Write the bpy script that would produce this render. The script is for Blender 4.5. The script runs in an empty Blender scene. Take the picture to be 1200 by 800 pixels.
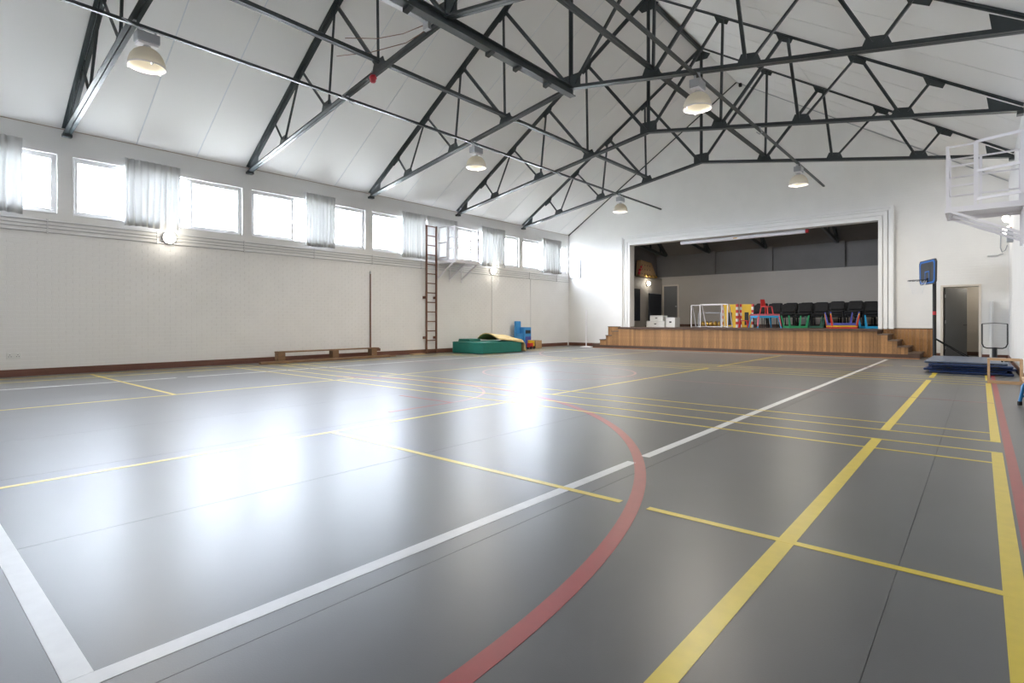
import bpy, math, random
from mathutils import Vector, Matrix
random.seed(7)
sc = bpy.context.scene
col = sc.collection
R = math.radians

# ------------------------------------------------------------------ camera, sky, exposure
cam_d = bpy.data.cameras.new('camera')
cam = bpy.data.objects.new('camera', cam_d); col.objects.link(cam)
cam.location = (0, 0, 1.1)
cam.rotation_euler = (R(90), 0, R(40.549))
cam_d.sensor_width = 36; cam_d.lens = 641.677 / 1200 * 36
cam_d.shift_y = -23 / 1200
cam_d.clip_start = .05; cam_d.clip_end = 300
sc.camera = cam
w = bpy.data.worlds.new('overcast_sky'); sc.world = w; w.use_nodes = True
bg = w.node_tree.nodes['Background']
bg.inputs[0].default_value = (.83, .895, 1, 1); bg.inputs[1].default_value = 38.0
vs = sc.view_settings
vs.view_transform = 'Standard'; vs.look = 'None'; vs.gamma = 1; vs.use_curve_mapping = False
vs.exposure = 0.74
LAMP_W = 190.0       # high-bay lamps
BULK_W = 3.0        # bulkhead lamps

# ------------------------------------------------------------------ main dimensions (metres)
XL, XR, XM = -14.74, .62, -7.04
YN, YF = -2.2, 21.34
ZE, ZR = 5.17, 10.20
TY = [2.68, 6.49, 10.28, 14.08, 17.89]
SLOPE = (ZR - ZE) / (XM - XL)
def roof_z(x): return ZR - abs(x - XM) * SLOPE

# ------------------------------------------------------------------ materials
def mat(name, rgb, rough=.6, metal=0, noise=0, scale=6, bump=0, bscale=60, spec=.5, jitter=0, stretch=None, emit=None, es=0):
    m = bpy.data.materials.new(name); m.use_nodes = True
    nt = m.node_tree; b = nt.nodes['Principled BSDF']
    c = (*rgb, 1)
    b.inputs['Base Color'].default_value = c; b.inputs['Roughness'].default_value = rough
    b.inputs['Metallic'].default_value = metal; b.inputs['Specular IOR Level'].default_value = spec
    tc = nt.nodes.new('ShaderNodeTexCoord'); src = tc.outputs['Object']
    if stretch:
        mp = nt.nodes.new('ShaderNodeMapping'); mp.inputs['Scale'].default_value = stretch
        nt.links.new(src, mp.inputs[0]); src = mp.outputs[0]
    out = None
    if noise:
        n = nt.nodes.new('ShaderNodeTexNoise'); n.inputs['Scale'].default_value = scale; n.inputs['Detail'].default_value = 5
        nt.links.new(src, n.inputs['Vector'])
        r = nt.nodes.new('ShaderNodeMapRange'); r.inputs[3].default_value = 1 - noise; r.inputs[4].default_value = 1 + noise
        r.inputs[1].default_value = .25; r.inputs[2].default_value = .75
        nt.links.new(n.outputs[0], r.inputs[0]); out = r.outputs[0]
    if jitter:
        oi = nt.nodes.new('ShaderNodeObjectInfo')
        r = nt.nodes.new('ShaderNodeMapRange'); r.inputs[3].default_value = 1 - jitter; r.inputs[4].default_value = 1 + jitter
        nt.links.new(oi.outputs['Random'], r.inputs[0])
        if out is None: out = r.outputs[0]
        else:
            mu = nt.nodes.new('ShaderNodeMath'); mu.operation = 'MULTIPLY'
            nt.links.new(out, mu.inputs[0]); nt.links.new(r.outputs[0], mu.inputs[1]); out = mu.outputs[0]
    if out is not None:
        v = nt.nodes.new('ShaderNodeVectorMath'); v.operation = 'SCALE'; v.inputs[0].default_value = rgb
        nt.links.new(out, v.inputs['Scale']); nt.links.new(v.outputs[0], b.inputs['Base Color'])
    if bump:
        n2 = nt.nodes.new('ShaderNodeTexNoise'); n2.inputs['Scale'].default_value = bscale; n2.inputs['Detail'].default_value = 4
        nt.links.new(src, n2.inputs['Vector'])
        bp = nt.nodes.new('ShaderNodeBump'); bp.inputs['Strength'].default_value = bump; bp.inputs['Distance'].default_value = .01
        nt.links.new(n2.outputs[0], bp.inputs['Height']); nt.links.new(bp.outputs[0], b.inputs['Normal'])
    if emit:
        b.inputs['Emission Color'].default_value = (*emit, 1); b.inputs['Emission Strength'].default_value = es
    return m

def brickmat(name, rgb, axis):
    """painted brick relief for walls too far off for single bricks"""
    m = mat(name, rgb, .55, noise=.03, scale=1.5)
    nt = m.node_tree; b = nt.nodes['Principled BSDF']
    tc = nt.nodes.new('ShaderNodeTexCoord'); sp = nt.nodes.new('ShaderNodeSeparateXYZ'); cb = nt.nodes.new('ShaderNodeCombineXYZ')
    nt.links.new(tc.outputs['Object'], sp.inputs[0])
    nt.links.new(sp.outputs[axis], cb.inputs[0]); nt.links.new(sp.outputs[2], cb.inputs[1])
    br = nt.nodes.new('ShaderNodeTexBrick'); br.inputs['Scale'].default_value = 1
    br.inputs['Brick Width'].default_value = .232; br.inputs['Row Height'].default_value = .085; br.inputs['Mortar Size'].default_value = .006
    br.inputs['Mortar Smooth'].default_value = .3
    nt.links.new(cb.outputs[0], br.inputs['Vector'])
    bp = nt.nodes.new('ShaderNodeBump'); bp.invert = True; bp.inputs['Strength'].default_value = .5; bp.inputs['Distance'].default_value = .004
    nt.links.new(br.outputs['Fac'], bp.inputs['Height']); nt.links.new(bp.outputs[0], b.inputs['Normal'])
    return m

def clear(name, rgb, gloss):
    m = bpy.data.materials.new(name); m.use_nodes = True; nt = m.node_tree
    nt.nodes.remove(nt.nodes['Principled BSDF'])
    t = nt.nodes.new('ShaderNodeBsdfTransparent'); t.inputs[0].default_value = (*rgb, 1)
    g = nt.nodes.new('ShaderNodeBsdfGlossy'); g.inputs['Roughness'].default_value = .02
    x = nt.nodes.new('ShaderNodeMixShader'); x.inputs[0].default_value = gloss
    nt.links.new(t.outputs[0], x.inputs[1]); nt.links.new(g.outputs[0], x.inputs[2])
    nt.links.new(x.outputs[0], nt.nodes['Material Output'].inputs[0]); return m

def cloth(name, rgb, trans):
    m = bpy.data.materials.new(name); m.use_nodes = True; nt = m.node_tree
    b = nt.nodes['Principled BSDF']; b.inputs['Base Color'].default_value = (*rgb, 1); b.inputs['Roughness'].default_value = .9
    b.inputs['Specular IOR Level'].default_value = .1
    t = nt.nodes.new('ShaderNodeBsdfTranslucent'); t.inputs[0].default_value = (*rgb, 1)
    x = nt.nodes.new('ShaderNodeMixShader'); x.inputs[0].default_value = trans
    nt.links.new(b.outputs[0], x.inputs[1]); nt.links.new(t.outputs[0], x.inputs[2])
    nt.links.new(x.outputs[0], nt.nodes['Material Output'].inputs[0]); return m

M = dict(
    plaster=mat('white_plaster', (.80, .795, .78), .6, noise=.02, scale=1.2),
    brick=mat('painted_brick', (.78, .77, .755), .5, noise=.03, scale=2, bump=.15, bscale=45),
    farbrick=brickmat('far_painted_brick', (.80, .79, .765), 0),
    rightbrick=brickmat('right_painted_brick', (.80, .79, .77), 1),
    panel=mat('ceiling_panel', (.81, .80, .775), .7, noise=.012, scale=.6),
    joint=mat('ceiling_joint', (.66, .68, .71), .8),
    steel=mat('dark_steel', (.040, .050, .052), .33, noise=.15, scale=5),
    floor=mat('grey_vinyl', (.128, .129, .127), .345, noise=.06, scale=1.3, bump=.05, bscale=160, spec=.27),
    seam=mat('vinyl_weld', (.12, .12, .12), .5),
    ground=mat('added_ground_tone', (.45, .44, .40), .9, noise=.2, scale=1),  # added ground, pale so it bounces some light up to the trusses
    white=mat('line_white', (.62, .62, .61), .4, noise=.06, scale=12),
    yellow=mat('line_yellow', (.66, .50, .04), .4, noise=.06, scale=12),
    red=mat('line_red', (.31, .026, .022), .4, noise=.08, scale=12),
    redfade=mat('line_red_faded', (.30, .12, .11), .4, noise=.2, scale=9),
    skirt=mat('brown_skirting', (.14, .058, .038), .45, noise=.25, scale=4, stretch=(1, .3, 4)),
    wood=mat('stage_board', (.34, .175, .068), .5, noise=.22, scale=9, stretch=(6, 6, .6), jitter=.24),
    woodtrim=mat('dark_stage_wood', (.085, .046, .030), .55, noise=.2, scale=6),
    bead=mat('pale_bead', (.42, .33, .26), .5),
    orange=mat('quadrant_wood', (.42, .20, .08), .5),
    stagefloor=mat('stage_floor', (.13, .085, .06), .45, noise=.2, scale=3, stretch=(8, .6, 1)),
    ladder=mat('ladder_wood', (.16, .072, .042), .5, noise=.2, scale=8),
    bench=mat('bench_wood', (.22, .125, .062), .5, noise=.25, scale=8, stretch=(4, .5, 4)),
    pale=mat('pale_wood', (.55, .36, .20), .5, noise=.12, scale=10),
    frame=mat('window_paint', (.80, .80, .80), .4),
    conduit=mat('conduit_paint', (.66, .66, .66), .45),
    metalw=mat('white_metal', (.82, .80, .82), .35),
    grey=mat('grey_metal', (.40, .41, .43), .4, metal=.3),
    galv=mat('galvanised', (.55, .56, .58), .35, metal=.6),
    glass=clear('window_glass', (.97, .98, 1), .05),
    curtain=cloth('grey_curtain', (.70, .70, .69), .22),
    dark=mat('dark_void', (.02, .02, .02), .8),
    black=mat('black_plastic', (.008, .009, .010), .5),
    pad=mat('black_upholstery', (.006, .006, .007), .8, noise=.3, scale=30, bump=.2, bscale=200),
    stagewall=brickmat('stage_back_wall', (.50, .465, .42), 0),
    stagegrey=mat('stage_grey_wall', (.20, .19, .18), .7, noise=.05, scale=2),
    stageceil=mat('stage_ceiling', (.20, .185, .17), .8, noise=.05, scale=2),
    door=mat('grey_door', (.15, .155, .16), .45, noise=.04, scale=3),
    doorframe=mat('cream_door_frame', (.68, .62, .54), .45),
    teal=mat('teal_vinyl', (.012, .17, .135), .45, noise=.1, scale=5, bump=.1, bscale=20),
    beige=mat('beige_mat', (.62, .47, .22), .75, noise=.1, scale=8),
    bluemat=mat('blue_vinyl', (.012, .035, .125), .35, noise=.15, scale=6),
    greymat=mat('grey_blue_vinyl', (.12, .15, .21), .35, noise=.1, scale=6),
    blueplastic=mat('blue_plastic', (.05, .27, .60), .4),
    bluesteel=mat('blue_steel', (.02, .20, .46), .35),
    card=mat('cardboard', (.42, .27, .14), .85, noise=.1, scale=10),
    redp=mat('red_plastic', (.55, .03, .03), .4),
    pink=mat('pink_plastic', (.52, .10, .13), .4),
    yellowp=mat('yellow_plastic', (.72, .45, .02), .45),
    cyan=mat('cyan_plastic', (.02, .35, .66), .4),
    greenp=mat('green_plastic', (.02, .26, .11), .4),
    dgreen=mat('dark_green_plastic', (.02, .10, .07), .45),
    indigo=mat('indigo_plastic', (.07, .08, .36), .4),
    whitep=mat('white_plastic', (.72, .72, .70), .5),
    gold=mat('gold_tinsel', (.70, .45, .12), .3, metal=.8),
    board=mat('black_board', (.018, .024, .036), .6),
    boardblue=mat('board_blue', (.03, .15, .50), .4),
    boardgrey=mat('board_charcoal', (.05, .055, .06), .4),
    siren=mat('red_siren', (.50, .02, .03), .35),
    net=mat('white_net', (.8, .8, .8), .7),
    bulb=mat('lamp_bulb', (1, 1, 1), .5, emit=(1, .88, .66), es=5),
    bulk=mat('bulkhead_glass', (1, 1, 1), .5, emit=(1, .93, .80), es=14),
    dome=cloth('prismatic_acrylic', (.74, .71, .64), .35),
)

for k_, cw in (('floor', .03), ('white', .1), ('yellow', .15), ('red', .15), ('redfade', .3)):
    fb = M[k_].node_tree.nodes['Principled BSDF']; fb.inputs['Coat Weight'].default_value = cw; fb.inputs['Coat Roughness'].default_value = .28

# ------------------------------------------------------------------ mesh helpers
class MB:
    def __init__(s): s.v = []; s.f = []; s.sm = []
    def add(s, vs_, fs, smooth=False):
        o = len(s.v); s.v += [tuple(p) for p in vs_]; s.f += [tuple(o + i for i in f) for f in fs]; s.sm += [smooth] * len(fs); return s
    def box(s, x0, x1, y0, y1, z0, z1):
        return s.add([(x0,y0,z0),(x1,y0,z0),(x1,y1,z0),(x0,y1,z0),(x0,y0,z1),(x1,y0,z1),(x1,y1,z1),(x0,y1,z1)],
                     [(3,2,1,0),(4,5,6,7),(0,1,5,4),(1,2,6,5),(2,3,7,6),(3,0,4,7)])
    def prism(s, poly, fn, d0, d1):
        n = len(poly); v = [fn(a, b, d0) for a, b in poly] + [fn(a, b, d1) for a, b in poly]
        return s.add(v, [tuple(range(n))[::-1], tuple(range(n, 2*n))] + [(i, (i+1) % n, n+(i+1) % n, n+i) for i in range(n)])
    def sweep(s, poly, p0, p1, up=(0,0,1)):
        """closed 2D profile (a = sideways, b = up) run from p0 to p1"""
        p0 = Vector(p0); p1 = Vector(p1); d = (p1-p0).normalized(); u = Vector(up)
        sd = d.cross(u).normalized(); u = sd.cross(d).normalized()
        n = len(poly); v = [p + sd*a + u*b for p in (p0, p1) for a, b in poly]
        return s.add(v, [tuple(range(n)), tuple(range(n, 2*n))[::-1]] + [(i, n+i, n+(i+1) % n, (i+1) % n) for i in range(n)])
    def bar(s, p0, p1, a, b=None, up=(0,0,1)):
        b = b or a
        if abs((Vector(p1)-Vector(p0)).normalized().dot(Vector(up))) > .99: up = (0,1,0)
        return s.sweep([(-a/2,-b/2),(a/2,-b/2),(a/2,b/2),(-a/2,b/2)], p0, p1, up)
    def tube(s, pts, r, n=8, closed=False, cap=True):
        pts = [Vector(p) for p in pts]; k = len(pts); rs = r if isinstance(r, (list, tuple)) else [r]*k
        v = []; prev = None
        for i, p in enumerate(pts):
            if closed: d = pts[(i+1) % k] - pts[i-1]
            else: d = pts[min(i+1, k-1)] - pts[max(i-1, 0)]
            d.normalize()
            a = prev - d*prev.dot(d) if prev is not None else d.orthogonal()
            a.normalize(); prev = a; b = d.cross(a)
            v += [p + (a*math.cos(2*math.pi*j/n) + b*math.sin(2*math.pi*j/n))*rs[i] for j in range(n)]
        f = [(i*n+j, i*n+(j+1) % n, ((i+1) % k)*n+(j+1) % n, ((i+1) % k)*n+j) for i in range(k if closed else k-1) for j in range(n)]
        s.add(v, f, True)
        if cap and not closed: s.add(v[:n], [tuple(range(n))[::-1]]); s.add(v[-n:], [tuple(range(n))])
        return s
    def lathe(s, prof, c=(0,0,0), n=20, closed=False):
        k = len(prof); v = [(c[0]+r*math.cos(2*math.pi*j/n), c[1]+r*math.sin(2*math.pi*j/n), c[2]+z) for r, z in prof for j in range(n)]
        f = [(i*n+j, i*n+(j+1) % n, ((i+1) % k)*n+(j+1) % n, ((i+1) % k)*n+j) for i in range(k if closed else k-1) for j in range(n)]
        return s.add(v, f, True)
    def build(s, name, m, parent=None, bevel=0, loc=None, rot=None):
        me = bpy.data.meshes.new(name); me.from_pydata(s.v, [], s.f); me.update()
        me.polygons.foreach_set('use_smooth', s.sm); me.materials.append(M[m])
        o = bpy.data.objects.new(name, me); col.objects.link(o)
        if parent: o.parent = parent
        if loc: o.location = loc
        if rot: o.rotation_euler = rot
        if bevel:
            b = o.modifiers.new('bevel', 'BEVEL'); b.width = bevel; b.segments = 2; b.limit_method = 'ANGLE'
        return o
def B(*a): return MB().box(*a)
def tag(o, label=None, cat=None, group=None, kind=None):
    for k, v in (('label', label), ('category', cat), ('group', group), ('kind', kind)):
        if v: o[k] = v
    return o
def thing(name, label, cat, loc=(0,0,0), rz=0, group=None, kind=None):
    o = bpy.data.objects.new(name, None); col.objects.link(o); o.location = loc; o.rotation_euler.z = rz
    o.empty_display_size = .1
    return tag(o, label, cat, group, kind)
def struct(name, label, cat='structure', loc=(0,0,0)): return thing(name, label, cat, loc, kind='structure')
kids = {}
def copy_tree(o, parent=None):
    c = o.copy(); col.objects.link(c); c.parent = parent
    for ch in list(o.children): copy_tree(ch, c)
    return c
XZ = lambda a, b, d: (a, d, b)      # polygon in X-Z, run along Y
YZ = lambda a, b, d: (d, a, b)      # polygon in Y-Z, run along X
XY = lambda a, b, d: (a, b, d)
def share(me_obj, name, parent, loc):
    o = bpy.data.objects.new(name, me_obj.data); col.objects.link(o); o.parent = parent; o.location = loc; return o

# ------------------------------------------------------------------ FLOOR
floor = struct('floor', 'grey vinyl sports floor with painted court lines', 'floor')
B(XL-.1, XR+.1, YN-.1, YF+.02, -.12, -.004).build('floor_bed', 'seam', floor)
edges = [XR] + [-.28 - 1.63*i for i in range(9)]
edges = [e for e in edges if e > XL + .2] + [XL]
for a, b in zip(edges, edges[1:]):
    B(b+.0014, a-.0014, YN, YF, -.004, 0).build('vinyl_sheet', 'floor', floor)
LH = .0012
def lineY(x, y0, y1, wd, m, n): B(x-wd/2, x+wd/2, y0, y1, 0, LH).build(n, m, floor)
def lineX(y, x0, x1, wd, m, n, dz=0): B(x0, x1, y-wd/2, y+wd/2, 0, LH+dz).build(n, m, floor)
def arc(c, r, wd, a0, a1, m, n, k=64):
    mb = MB()
    for i in range(k):
        t0 = R(a0+(a1-a0)*i/k); t1 = R(a0+(a1-a0)*(i+1)/k)
        q = [(c[0]+rr*math.cos(t), c[1]+rr*math.sin(t)) for rr, t in ((r-wd/2,t0),(r+wd/2,t0),(r+wd/2,t1),(r-wd/2,t1))]
        mb.prism(q, XY, 0, LH)
    mb.build(n, m, floor)
# white court
WX0, WX1 = -12.01, -2.08
YB = .415
lineX(YB, WX0, WX1-.04, .078, 'white', 'white_line', .0003)
def arc_cross_y(x, c=(-7.08,.91), r=5.87): return c[1] + math.sqrt(max(r*r-(x-c[0])**2, 0))
gy = arc_cross_y(WX1)
for x in (WX0, WX1):
    lineY(x, YB-.039, gy-.1, .078, 'white', 'white_line'); lineY(x, gy+.11, 19.7-gy-.11, .078, 'white', 'white_line'); lineY(x, 19.7-gy+.1, 19.3, .078, 'white', 'white_line')
lineX(19.26, WX0, WX1, .078, 'white', 'white_line', .0003)
# yellow courts
for x, wd in ((-.74,.08), (.105,.072), (-4.93,.052), (-9.25,.052), (-13.35,.07), (-14.17,.07)):
    for a, b in ((-1.9, 6.17), (6.68, 13.02), (13.53, 19.3)):
        lineY(x, a, b, wd, 'yellow', 'yellow_line')
ax = -7.08 + math.sqrt(5.87**2 - (2.98-.91)**2)
for yy in (2.98, 16.72):
    lineX(yy, -4.93, ax-.085, .05, 'yellow', 'yellow_line', .0004); lineX(yy, ax+.095, .105, .05, 'yellow', 'yellow_line', .0004)
    lineX(yy, -14.17, -9.25, .05, 'yellow', 'yellow_line', .0004)
for yy in (5.69, 6.15, 6.70, 7.19, 12.51, 13.0, 13.55, 14.01):
    lineX(yy, -14.17, -9.36, .042, 'yellow', 'yellow_line', .0004); lineX(yy, -9.2, .105, .042, 'yellow', 'yellow_line', .0004)
# red markings
lineY(.187, -1.9, 18.9, .062, 'red', 'red_line')
arc((-7.08,.91), 5.87, .082, -20, 118, 'red', 'red_arc', 90)
arc((-7.08,18.79), 5.87, .06, 205, 335, 'redfade', 'red_arc')
arc((-7.08,9.85), 1.66, .05, 0, 360, 'redfade', 'red_circle')
arc((-7.08,5.14), 1.6, .045, 0, 100, 'redfade', 'red_arc')
lineX(9.85, -14.2, .15, .035, 'redfade', 'red_line', .0006)
lineX(5.14, -6.6, -5.5, .045, 'red', 'red_line', .0006)
lineY(-5.48, 4.1, 5.16, .045, 'red', 'red_line')

# ------------------------------------------------------------------ LEFT WALL with brick face and clerestory openings
WZ0, WZ1 = 3.38, 4.62
bays = [(-1.02, 2.53), (2.79, 6.33), (6.57, 10.11), (10.36, 13.93), (14.16, 17.69), (17.95, 21.20)]
wl = struct('wall_left', 'long white painted brick wall under the row of high windows', 'wall')
mb = MB().box(XL-.25, XL-.004, YN, YF+.3, -.1, 2.95).box(XL-.25, XL, YN, YF+.3, 2.95, WZ0).box(XL-.25, XL, YN, YF+.3, WZ1, 5.60)
ys = [YN] + [e for b in bays for e in b] + [YF+.3]
for i in range(0, len(ys), 2):
    if ys[i+1] - ys[i] > .001: mb.box(XL-.25, XL, ys[i], ys[i+1], WZ0, WZ1)
mb.build('wall_body', 'plaster', wl)
bw, bh, pw, ph = .229, .075, .232, .085
one = B(-.004, .001, 0, bw, 0, bh).build('brick', 'brick', wl)
rest = MB(); nb = 0
cand = []
for r_ in range(33):
    z = .145 + r_*ph; y = YN - (pw/2 if r_ % 2 else 0)
    while y < YF:
        cand.append((y, z)); y += pw
near = sorted([c for c in cand if 1.55 < c[0]], key=lambda c: c[0])[:300]
nearset = set(near)
one.location = (XL, near[0][0], near[0][1])
for y, z in near[1:]: share(one, 'brick', wl, (XL, y, z))
for y, z in cand:
    if (y, z) not in nearset: rest.box(XL-.004, XL+.001, max(y, YN), min(y+bw, YF), z, z+bh)
tag(rest.build('brick_field', 'brick', wl), kind='stuff')

def baseboard(name, label, segs, m='skirt'):
    o = struct(name, label, 'skirting')
    for s_ in segs: B(*s_).build('skirting_board', m, o)
gr = struct('added_ground', 'unseen ground added outside windowed wall to limit light from below', 'ground')  # unseen ground added to block sky light from below the horizon
B(-80, XL-.3, -60, 80, -.6, -.5).build('added_ground_slab', 'ground', gr)
baseboard('baseboard_left', 'brown wooden skirting along the windowed brick wall', [(XL, XL+.022, a, min(a+3.9, YF), 0, .142) for a in (YN, 1.7, 5.6, 9.5, 13.4, 17.3)])

# ------------------------------------------------------------------ windows
def rect_frame(mb, x0, x1, y0, y1, z0, z1, t):
    mb.box(x0, x1, y0, y1, z0, z0+t).box(x0, x1, y0, y1, z1-t, z1).box(x0, x1, y0, y0+t, z0+t, z1-t).box(x0, x1, y1-t, y1, z0+t, z1-t)
def make_window(num, a, b, xw, s):
    o = struct('window_%d' % num, 'white framed high window strip of three lights', 'window', (xw, 0, 0))
    o.scale.x = s
    x0, x1 = -.16, -.08
    f = MB(); rect_frame(f, x0, x1, a, b, WZ0, WZ1, .045)
    m1, m2 = a+1.20, b-1.24
    for m_ in (m1, m2): f.box(x0, x1, m_-.02, m_+.02, WZ0+.045, WZ1-.045)
    f.build('window_frame', 'frame', o)
    B(-.08, .02, a, b, WZ0-.02, WZ0+.001).build('window_sill', 'frame', o)
    for k, (c, d) in enumerate(((a+.045, m1-.02), (m1+.02, m2-.02), (m2+.02, b-.045))):
        zz0, zz1 = WZ0+.045, WZ1-.045
        if k != 1:
            s_ = MB(); rect_frame(s_, x0+.01, x1+.015, c, d, zz0, zz1, .05)
            sash = s_.build('sash', 'frame', o)
            hy = d-.05 if k == 0 else c+.0
            B(x1+.015, x1+.04, hy+.012, hy+.03, zz0+.45, zz0+.56).build('handle', 'galv', sash)
            B(x1+.015, x1+.035, (c+d)/2-.04, (c+d)/2+.04, zz1-.045, zz1-.025).build('catch', 'galv', sash)
            B(x0+.03, x0+.036, c+.05, d-.05, zz0+.05, zz1-.05).build('pane', 'glass', sash)
        else:
            B(x0+.03, x0+.036, c, d, zz0, zz1).build('pane', 'glass', o)
    L = bpy.data.lights.new('window_portal', 'AREA'); L.shape = 'RECTANGLE'; L.size = WZ1-WZ0; L.size_y = b-a; L.cycles.is_portal = True
    lo = bpy.data.objects.new('window_portal', L); col.objects.link(lo); lo.location = (xw - s*.2, (a+b)/2, (WZ0+WZ1)/2)
    lo.rotation_euler = (0, R(-90)*s, 0)
for i, (a, b) in enumerate(bays): make_window(i+1, a, b, XL, 1)

# ------------------------------------------------------------------ RIGHT WALL, NEAR WALL
wr = struct('wall_right', 'white painted wall behind the stacked blue mats', 'wall')
B(XR, XR+.25, YN, YF+.3, -.1, 5.6).build('wall_body', 'rightbrick', wr)
wn = struct('wall_near', 'white end wall opposite the stage', 'wall')
MB().prism([(XL-.25,-.1),(XR+.25,-.1),(XR+.25,5.1),(XM,ZR+.1),(XL-.25,5.1)], XZ, YN-.25, YN).build('wall_body', 'plaster', wn)
baseboard('baseboard_right', 'brown skirting on the wall beside the blue mats', [(XR-.02, XR, YN, YF, 0, .142)])

# ------------------------------------------------------------------ FAR WALL with stage opening and door
OX0, OX1, OZ1 = -11.50, -2.53, 4.41
DX0, DX1, DZ = -.87, -.04, 2.16
SZ = .87
Y0, Y1 = YF, YF+.32
wf = struct('wall_far', 'white gable wall around the stage opening', 'wall')
mb = MB()
def wallpoly(x0, x1, z0):
    t = [(x1, roof_z(x1)+.12), (x0, roof_z(x0)+.12)]
    if x0 < XM < x1: t.insert(1, (XM, ZR+.12))
    mb.prism([(x0, z0), (x1, z0)] + t, XZ, Y0, Y1)
wallpoly(XL-.25, OX0, -.1); wallpoly(OX0, OX1, OZ1); wallpoly(OX1, DX0, -.1); wallpoly(DX0, DX1, DZ); wallpoly(DX1, XR+.25, -.1)
mb.box(OX0, OX1, Y0, Y1, -.1, SZ-.04)
mb.build('wall_body', 'farbrick', wf)
baseboard('baseboard_far', 'brown skirting on the stage wall', [(XL+.022, -12.6, YF-.022, YF, 0, .142), (-1.05, DX0-.07, YF-.022, YF, 0, .142), (DX1+.07, XR-.02, YF-.022, YF, 0, .142)])
# proscenium moulding
pt = struct('trim_1', 'white stepped moulding framing the stage opening', 'trim')
FW = .42
for d0, d1, pr in ((0, .11, .075), (.11, .14, .02), (.14, .25, .075), (.25, .28, .02), (.28, .35, .075), (.35, .42, .12)):
    f = MB()
    for x0, x1 in ((OX0-d1, OX0-d0), (OX1+d0, OX1+d1)): f.box(x0, x1, YF-pr, YF, SZ+.005, OZ1+d1)
    f.box(OX0-d0, OX1+d0, YF-pr, YF, OZ1+d0, OZ1+d1); f.build('moulding_band', 'plaster', pt)

# ------------------------------------------------------------------ CEILING of single panels
ce = struct('ceiling', 'white pitched ceiling of wide boards with dark joints', 'ceiling')
TH = .008
L2 = math.hypot(XM-XL, ZR-ZE); ang = math.atan2(ZR-ZE, XM-XL)
mb = MB()
for s in (-1, 1):
    xe = XM + s*(XM-XL+.25)
    mb.prism([(XM, ZR+.009), (xe, ZE-.25*SLOPE+.009), (xe, ZE-.25*SLOPE+.15), (XM, ZR+.15)], XZ, YN-.25, YF+.32)
mb.build('roof_backing', 'joint', ce)
pitch = (TY[1]-TY[0])/3
ye = TY[0]
while ye - pitch > YN: ye -= pitch
yseq = [YN]
while ye < YF-.2: yseq.append(ye); ye += pitch
yseq.append(YF)
yseq = sorted(set(round(v, 3) for v in yseq))
for a, b in zip(yseq, yseq[1:]):
    g = .012
    def pan(xa, xb):
        za, zb = roof_z(xa), roof_z(xb)
        MB().prism([(xa, za), (xb, zb), (xb, zb+TH), (xa, za+TH)], XZ, a+g, b-g).build('ceiling_panel', 'panel', ce)
    pan(XM-.004, XL+.002)
    xm2 = XM+3.3
    pan(XM+.004, xm2-.005); pan(xm2+.005, XR-.002)
tr = struct('trim_2', 'thin dark edge strip along the gable and ridge', 'trim')
MB().bar((XL, YF-.02, ZE-.02), (XM, YF-.02, ZR-.02), .035).build('edge_strip', 'steel', tr)
MB().bar((XM, YF-.012, ZR-.015), (XR, YF-.012, ZE-.015), .02).build('edge_strip', 'grey', tr)
tr = struct('trim_3', 'thin wooden bead where ceiling meets windowed wall', 'trim')
MB().bar((XL+.008, YN, ZE-.005), (XL+.008, YF, ZE-.005), .013).build('bead', 'bead', tr)

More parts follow.
